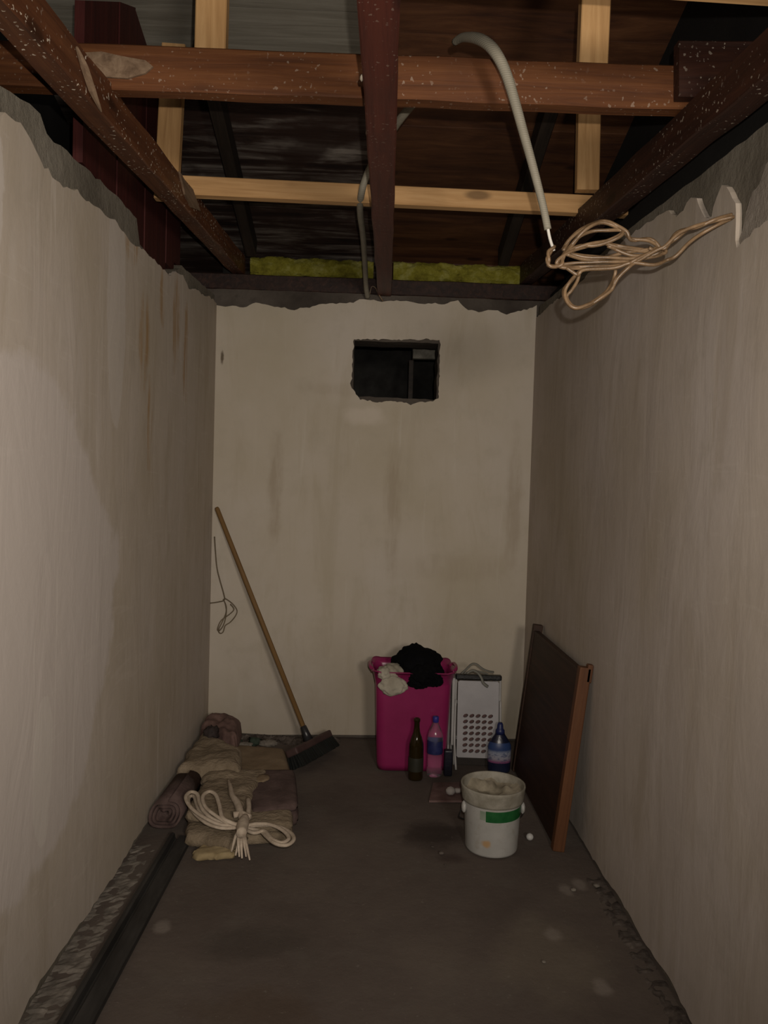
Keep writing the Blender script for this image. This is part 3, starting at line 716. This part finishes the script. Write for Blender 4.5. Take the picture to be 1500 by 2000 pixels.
# ------------------------------------------------------------------ pink basket with clothes
def pink_mat():
    g = G('pink_plastic')
    c = g.ramp(g.noise(k=5), [(.3, (.19, .012, .066)), (.7, (.24, .018, .088))])
    return g.done(c, .28, g.bump(g.noise(k=40, d=3), .06, .002), .5)
PINK = pink_mat()
bc = Vector((.252, 3.83, 0))
bk = empty('laundry_basket', bc, 'tall bright pink plastic laundry basket against the back wall, heaped with clothes', 'basket')
def rr(hx, hy, r, n=7):
    out = []
    for (sx, sy, a0) in ((1, 1, 0), (-1, 1, 90), (-1, -1, 180), (1, -1, 270)):
        for k in range(n):
            a = math.radians(a0+90*k/(n-1)); out.append((sx*(hx-r)+r*math.cos(a), sy*(hy-r)+r*math.sin(a)))
    return out
def shell(levels):
    b = bmesh.new(); R = []
    for hx, hy, r, zf in levels:
        R.append([b.verts.new((x, y, zf(x/hx, y/hy))) for x, y in rr(hx, hy, r)])
    for A, B in zip(R, R[1:]):
        for k in range(len(A)): b.faces.new((A[k], A[(k+1) % len(A)], B[(k+1) % len(B)], B[k]))
    return b, R
def rim(u, v): return .478+.030*(abs(u)*abs(v))**3
lv = [(.150, .118, .04, lambda u, v: .006), (.166, .132, .045, lambda u, v: .0), (.170, .136, .045, lambda u, v: .03), (.178, .140, .045, lambda u, v: .2), (.186, .146, .045, lambda u, v: .40), (.188, .148, .045, lambda u, v: .440), (.193, .152, .045, lambda u, v: rim(u, v)-.03), (.204, .162, .045, rim),
      (.208, .166, .045, lambda u, v: rim(u, v)-.006), (.200, .158, .045, lambda u, v: rim(u, v)-.006), (.184, .144, .045, lambda u, v: .41), (.166, .132, .045, lambda u, v: .02), (.15, .118, .04, lambda u, v: .010)]
b, R = shell(lv); b.faces.new(R[0][::-1]); b.faces.new(R[-1])
link('body', b, PINK, bk, smooth=True)
for s in (-1, 1):
    for d in (0,):
        b = tube_bm([(s*.196, -.07, .475), (s*.212, -.055, .490), (s*.216, 0, .494), (s*.212, .055, .490), (s*.196, .07, .475)], .009, 8)
    link('rim_handle', b, PINK, bk, smooth=True)
BLACK = simple('black_cloth', (.0012, .0012, .0016), (.0035, .0035, .004), rough=.95, spec=.1)
OFFW = simple('off_white_cloth', (.26, .235, .185), (.40, .37, .30), k=9, rough=.95, bs=.6, bk=40)
b = lump_bm((.268, 3.80, .492), .125, .105, .090, .20, 2, 5, 2.4, folds=.8)
lump_bm((.30, 3.715, .470), .085, .075, .055, .22, 6, 5, 3.0, bm=b, folds=.6)
lump_bm((.275, 3.685, .437), .055, .028, .028, .25, 8, 4, 3.0, bm=b)
lump_bm((.360, 3.685, .452), .035, .030, .030, .25, 9, 4, 3.0, bm=b)
tag(link('black_garment', b, BLACK, smooth=True), 'black garment bunched on top of the pink laundry basket', 'clothing')
b = lump_bm((.145, 3.73, .462), .060, .065, .055, .18, 4, 4, 2.2, folds=.8)
lump_bm((.150, 3.672, .425), .066, .022, .047, .20, 12, 4, 2.6, bm=b, folds=.5)
lump_bm((.110, 3.70, .478), .040, .045, .035, .2, 14, 4, 2.6, bm=b)
tag(link('white_garment', b, OFFW, smooth=True), 'off-white garment spilling over the front left rim of the pink basket', 'clothing')

# ------------------------------------------------------------------ bottles
def glass(name, c, rough=.06, tr=.9, ior=1.45):
    g = G(name); return g.done(c, rough, None, .5, Transmission_Weight=tr, IOR=ior)
p = onZ(812, 1527, 0); gb = empty('glass_bottle', (p.x, p.y+.034, 0), 'slim dark green-brown glass bottle in front of the pink basket', 'bottle')
gl = link('glass', lathe_bm([(0, .006), (.024, 0), (.034, .003), (.0355, .012), (.0355, .150), (.034, .172), (.026, .200), (.017, .225), (.0135, .250), (.0130, .275), (.0155, .278), (.0155, .290), (.012, .293), (.010, .293), (.010, .24), (.024, .195), (.032, .165), (.033, .02), (0, .012)], seg=36),
     glass('dark_bottle_glass', (.055, .035, .008), .05, .72), gb, smooth=True)
b = lathe_bm([(.0362, .045), (.0366, .05), (.0366, .105), (.0362, .11)], seg=36)
link('label_band', b, simple('dark_label', (.018, .018, .012), (.032, .030, .020), rough=.5), gl, smooth=True)
p = onZ(849, 1520, 0); pb = empty('water_bottle', (p.x, p.y+.036, 0), 'clear plastic water bottle with blue label and cap beside the dark glass bottle', 'bottle')
PET = glass('clear_plastic', (.93, .93, .95), .08, .97, 1.25)
pr = [(0, .010), (.018, .004), (.028, 0), (.035, .006), (.037, .018)]
for k in range(7): pr += [(.0365, .03+.014*k), (.0340, .037+.014*k)]
pr += [(.0375, .130), (.0375, .190), (.034, .205), (.026, .228), (.016, .248), (.0130, .258), (.0130, .268)]
wb = link('body', lathe_bm(pr, seg=36), PET, pb, smooth=True)
BLUE = simple('blue_film', (.010, .012, .060), (.025, .032, .11), k=25, rough=.35, spec=.5)
link('label_band', lathe_bm([(.0380, .112), (.0386, .115), (.0386, .172), (.0380, .175)], seg=36), BLUE, wb, smooth=True)
link('cap', lathe_bm([(0, .288), (.013, .288), (.0148, .285), (.0150, .262), (.0135, .260)], seg=24), simple('cap_blue', (.02, .02, .15), (.03, .03, .20), rough=.4), pb, smooth=True)
p = onZ(976, 1512, 0); ub = empty('detergent_bottle', (p.x, p.y+.03, 0), 'dark blue squat bottle with pale label standing before the white folding rack', 'bottle')
db = link('body', lathe_bm([(0, .004), (.040, 0), (.053, .006), (.056, .02), (.056, .115), (.054, .135), (.040, .165), (.026, .185), (.022, .195), (0, .195)], seg=40, sy=.7),
     simple('dark_blue_plastic', (.006, .008, .022), (.012, .016, .040), rough=.3, spec=.5), ub, smooth=True)
def lab():
    g = G('bottle_label'); sp = g.n('ShaderNodeSeparateXYZ'); g.l(g.tc.outputs['Object'], sp.inputs[0])
    c = g.ramp(g.math('MULTIPLY', sp.outputs[2], 5.0), [(.30, (.16, .05, .12)), (.38, (.24, .23, .27)), (.52, (.22, .24, .30)), (.60, (.022, .045, .13))])
    c = g.mix(g.rng(g.noise((1, 1, 2), 38, 3), .52, .60, 0, .6), c, (.03, .045, .12))
    return g.done(c, .4)
link('label_band', lathe_bm([(.0567, .055), (.0573, .058), (.0573, .118), (.0560, .136), (.0480, .152)], seg=40, sy=.71), lab(), db, smooth=True)
link('cap', lathe_bm([(0, .245), (.010, .245), (.014, .235), (.016, .215), (.022, .208), (.023, .190), (.020, .190)], seg=24), simple('cap_navy', (.01, .014, .06), (.018, .024, .09), rough=.4), ub, smooth=True)

# ------------------------------------------------------------------ white folding rack
WH = simple('white_plastic', (.27, .262, .27), (.34, .33, .34), k=5, rough=.45, spec=.4, bs=.1)
WH2 = simple('white_tube', (.30, .29, .28), (.38, .37, .36), rough=.4)
BKP = simple('black_bar', (.002, .002, .002), (.006, .006, .006), rough=.4)
GRS = simple('grey_strap', (.10, .10, .085), (.19, .185, .16), rough=.7)
fr = Vector((.580, 3.78, 0)); rk = empty('folding_rack', fr, 'white folding rack with a perforated panel and black top bar, beside the basket', 'rack')
tilt = Matrix.Rotation(math.radians(-4), 4, 'X') @ Matrix.Rotation(math.radians(-3), 4, 'Z')
out = [(-.092, .045), (.098, .045), (.105, .052), (.105, .418), (.098, .425), (-.092, .425), (-.099, .418), (-.099, .052)]
hs = []
for i in range(5):
    for j in range(7):
        cx_, cz_ = -.058+.0310*i, .078+.0290*j
        hs.append([(cx_+.0125*math.cos(a*math.pi/4)+.004*math.sin(a*math.pi/4), cz_+.0100*math.sin(a*math.pi/4)) for a in range(8)])
b = fill_slab(out, hs, lambda u, v, d: (u, -d, v), .014)
link('perforated_panel', b, WH, rk, mw=tilt)
link('backing', box_bm(-.085, .092, .012, .018, .055, .30, .001), simple('reddish_backing', (.070, .036, .034), (.105, .060, .056)), rk, mw=tilt)
for s, x in ((-1, -.108), (1, .114)):
    b = tube_bm([(x, .022, .0), (x, .018, .2), (x, .012, .42), (x*.97, .010, .452)], .0065, 8)
    link('frame_tube', b, WH2, rk, smooth=True, mw=tilt)
for k, (yo, xo) in enumerate(((.045, -.010), (.080, -.022))):
    b = bmesh.new()
    for x in (-.112+xo, .110+xo): tube_bm([(x, yo+.02, 0.006), (x, yo+.01, .2), (x, yo, .44)], .0065, 8, bm=b)
    for z in (.12, .30): tube_bm([(-.112+xo, yo+.015, z), (.110+xo, yo+.015, z)], .005, 8, bm=b)
    link('rear_leg', b, WH2, rk, smooth=True, mw=tilt)
for P in ([(-.108, -.012, .33), (-.112, -.02, .15), (-.106, -.10, .008)], [(.114, -.012, .33), (.118, -.02, .15), (.125, -.05, .006)]):
    link('front_leg', tube_bm(P, .005, 8), WH2, rk, smooth=True, mw=tilt)
link('side_panel', box_bm(-.128, -.112, -.005, .085, .10, .435, .004), WH2, rk, mw=tilt)
tb_ = link('top_bar', box_bm(-.112, .118, -.020, .020, .430, .456, .006), BKP, rk, mw=tilt)
b = bmesh.new()
tube_bm([(-.085, -.005, .458), (-.06, 0, .480), (-.035, .0, .505), (-.01, 0, .508), (.02, -.01, .488), (.05, -.012, .476), (.078, -.01, .472)], .008, 8, bm=b, flat=.5)
tube_bm([(-.055, -.012, .462), (-.03, -.015, .478), (-.005, -.024, .470), (.015, -.028, .445), (.025, -.03, .420), (.048, -.028, .402)], .010, 8, bm=b, flat=.6)
tube_bm([(-.07, 0, .46), (-.02, 0, .472), (.02, -.002, .468), (.05, 0, .458)], .008, 8, bm=b, flat=.5)
link('strap', b, GRS, tb_, smooth=True)
link('foot_bar', box_bm(-.105, .110, .004, .016, .002, .043, .003), simple('dark_foot', (.018, .014, .012), (.032, .026, .022)), rk, mw=tilt)
tag(link('black_tin', box_bm(.405, .445, 3.635, 3.672, 0, .125, .006), simple('black_tin', (.006, .006, .012), (.014, .014, .022), rough=.4)), 'small black box between the water bottle and the white rack', 'box')

# ------------------------------------------------------------------ paint bucket
c = Vector((.518, 2.925, 0))
pk = empty('paint_bucket', c, 'white plastic paint bucket with green band, caked with dried plaster', 'bucket')
def bucket_mat():
    g = G('bucket_plastic')
    cc = g.ramp(g.noise(k=9), [(.3, (.30, .295, .275)), (.7, (.38, .37, .35))])
    cc = g.mix(g.rng(g.noise(k=22, d=6), .55, .70, 0, .5), cc, (.27, .25, .21))
    cc = g.mix(g.math('MULTIPLY', g.blob((-.035, -.10, .055), (.022, .08, .02), .4, 30), .8), cc, (.38, .22, .08))
    return g.done(cc, .45, g.bump(g.noise(k=25), .1, .003), .4)
BW = bucket_mat()
bb = link('body', lathe_bm([(0, .004), (.092, 0), (.099, .003), (.101, .010), (.110, .195), (.1115, .200), (.1095, .200), (.108, .190), (.100, .014), (0, .010)], seg=64), BW, pk, smooth=True)
RIM = simple('caked_rim', (.17, .155, .12), (.30, .28, .235), k=16, rough=.7, bs=.6, bk=30)
link('rim', lathe_bm([(.110, .190), (.117, .192), (.1185, .200), (.1225, .236), (.1245, .246), (.1235, .252), (.1190, .252), (.1165, .246), (.1120, .200), (.110, .190)], seg=64), RIM, pk, smooth=True)
b = bmesh.new(); R_ = []
for i in range(15):
    r = .117*i/14; row = []
    for k in range(56 if i else 1):
        a = 6.28318*k/56; x, y = r*math.cos(a), r*math.sin(a)
        z = .196+.020*(i/14)**3+.020*noise.noise(Vector((x*14, y*14, 2)))+.010*noise.noise(Vector((x*40, y*40, 5)))+(.018 if (i > 8 and y > .02) else 0)*abs(noise.noise(Vector((a*2, r*20, 1))))
        if i == 14: z = max(z, .215)
        row.append(b.verts.new((x, y, z)))
    R_.append(row)
for i in range(14):
    A, B = R_[i], R_[i+1]
    for k in range(56):
        if i == 0: b.faces.new((A[0], B[k], B[(k+1) % 56]))
        else: b.faces.new((A[k], B[k], B[(k+1) % 56], A[(k+1) % 56]))
o = link('dried_plaster', b, simple('dried_plaster', (.14, .12, .085), (.34, .30, .225), k=13, rough=.95, bs=.8, bk=30), pk, smooth=True)
def arc_band(a0, a1, z0, z1, r0, r1, n=24):
    b = bmesh.new(); A = []
    for i in range(n+1):
        a = math.radians(a0+(a1-a0)*i/n); A.append((b.verts.new((r0*math.cos(a), r0*math.sin(a), z0)), b.verts.new((r1*math.cos(a), r1*math.sin(a), z1))))
    for p, q in zip(A, A[1:]): b.faces.new((p[0], q[0], q[1], p[1]))
    return b
o = link('green_band', arc_band(-112, -8, .140, .182, .1078, .1102), simple('green_print', (.006, .065, .016), (.018, .105, .03), k=18, rough=.45), bb, smooth=True); o['label'] = 'dark green printed band'
link('pale_print', arc_band(-124, -112, .146, .180, .1088, .1102), simple('pale_green_print', (.16, .20, .15), (.24, .27, .22), k=18, rough=.45), bb, smooth=True)
for s in (-1, 1):
    link('handle_lug', lump_bm((s*.113, -.02, .165), .010, .020, .022, .15, 3+s, 3), BW, pk, smooth=True)
b = tube_bm([(-.118, -.02, .165), (-.124, .02, .12), (-.113, .085, .075), (-.06, .128, .045), (0, .142, .038), (.06, .128, .045), (.113, .085, .075), (.124, .02, .12), (.118, -.02, .165)], .0025, 6)
link('wire_handle', b, simple('steel_wire', (.10, .10, .10), (.16, .16, .16), rough=.4, Metallic=.8), pk, smooth=True)
p = onZ(1035, 1642, .0)
tag(link('white_ball', lump_bm((p.x, p.y+.005, .0135), .0145, .0145, .0135, .06, 2, 3), simple('white_ball', (.40, .39, .37), (.50, .49, .47), rough=.5), smooth=True), 'small white ball on the floor between the bucket and the board', 'ball')

# flat reddish card with a white lump
q = [zz(838, 1566, .004), zz(905, 1566, .004), zz(908, 1530, .004), zz(846, 1531, .004)]
b = bmesh.new(); vs = [b.verts.new((x, y, .001)) for x, y in q]; f = b.faces.new(vs); e = bmesh.ops.extrude_face_region(b, geom=[f])
for v in e['geom']:
    if isinstance(v, bmesh.types.BMVert): v.co.z = .010
tag(link('floor_tile', b, simple('reddish_tile', (.10, .058, .050), (.17, .11, .10), k=20, rough=.7)), 'thin reddish tile lying flat on the floor behind the bucket', 'tile')
p = onZ(880, 1548, .02)
b = lump_bm((p.x, p.y, .028), .022, .022, .018, .15, 2, 3, flat_bottom=.0105); lump_bm((p.x+.035, p.y+.02, .022), .022, .014, .011, .2, 5, 3, bm=b, flat_bottom=.0105)
tag(link('white_wad', b, simple('white_wad', (.30, .27, .25), (.40, .37, .35), rough=.9), smooth=True), 'small white wad lying on the thin reddish tile', 'wad')
rnd = random.Random(12)
for i, (px, py, s) in enumerate(((862, 1668, .011), (845, 1655, .007), (1120, 1740, .010), (1165, 1732, .012), (1062, 1880, .007), (870, 1690, .005))):
    p = onZ(px, py, 0)
    lbs = ('dark pebble on the wet stain left of the bucket', 'tiny dark pebble on the wet stain left of the bucket', 'pale plaster crumb near the right wall, in front of the board', 'larger pale plaster crumb close to the right wall', 'pale crumb on the open floor at the lower right', 'smallest dark grain in front of the wet stain')
    tag(link('pebble' if i in (0, 1, 5) else 'plaster_crumb', lump_bm((p.x, p.y, s*.4), s, s*.9, s*.5, .3, i, 2), DKD if i in (0, 1, 5) else PLD, smooth=True), lbs[i], 'pebble' if i in (0, 1, 5) else 'crumb')

# ------------------------------------------------------------------ board leaning on the right wall
BDM = wood('brown_panel', (.018, .008, .004), (.032, .014, .007), (.048, .021, .011), ax=1, knots=False, rough=.6, bump=.15)
BDE = wood('lit_orange_edge', (.065, .025, .010), (.095, .037, .014), (.125, .052, .020), ax=2, knots=False, rough=.55)  # lighter tone: light catching the front edge is put into the colour
bd = empty('wooden_panel', (.777, 3.3, 0), 'dark brown framed wooden panel standing on edge, leaning on the right wall', 'panel')
th = math.atan2(.080, .72)
mt_ = Matrix.Rotation(th, 4, 'Y')
# local: x thickness, y length, z height; bottom left edge at origin of the rotation
base = Matrix.Translation((-.025, 0, .0)) @ mt_
link('panel', box_bm(.006, .030, -.37, .42, .012, .700, .002), BDM, bd, mw=base)
link('stile', box_bm(0, .046, -.405, -.368, .0, .722, .004), BDE, bd, mw=base)['label'] = 'orange-brown front stile'
link('stile', box_bm(0, .046, .418, .452, .0, .735, .004), BDM, bd, mw=base)
link('rail', box_bm(.004, .034, -.37, .42, .690, .706, .003), BDM, bd, mw=base)
link('hinge_block', box_bm(.030, .052, -.405, -.375, .665, .735, .004), BDE, bd, mw=base)
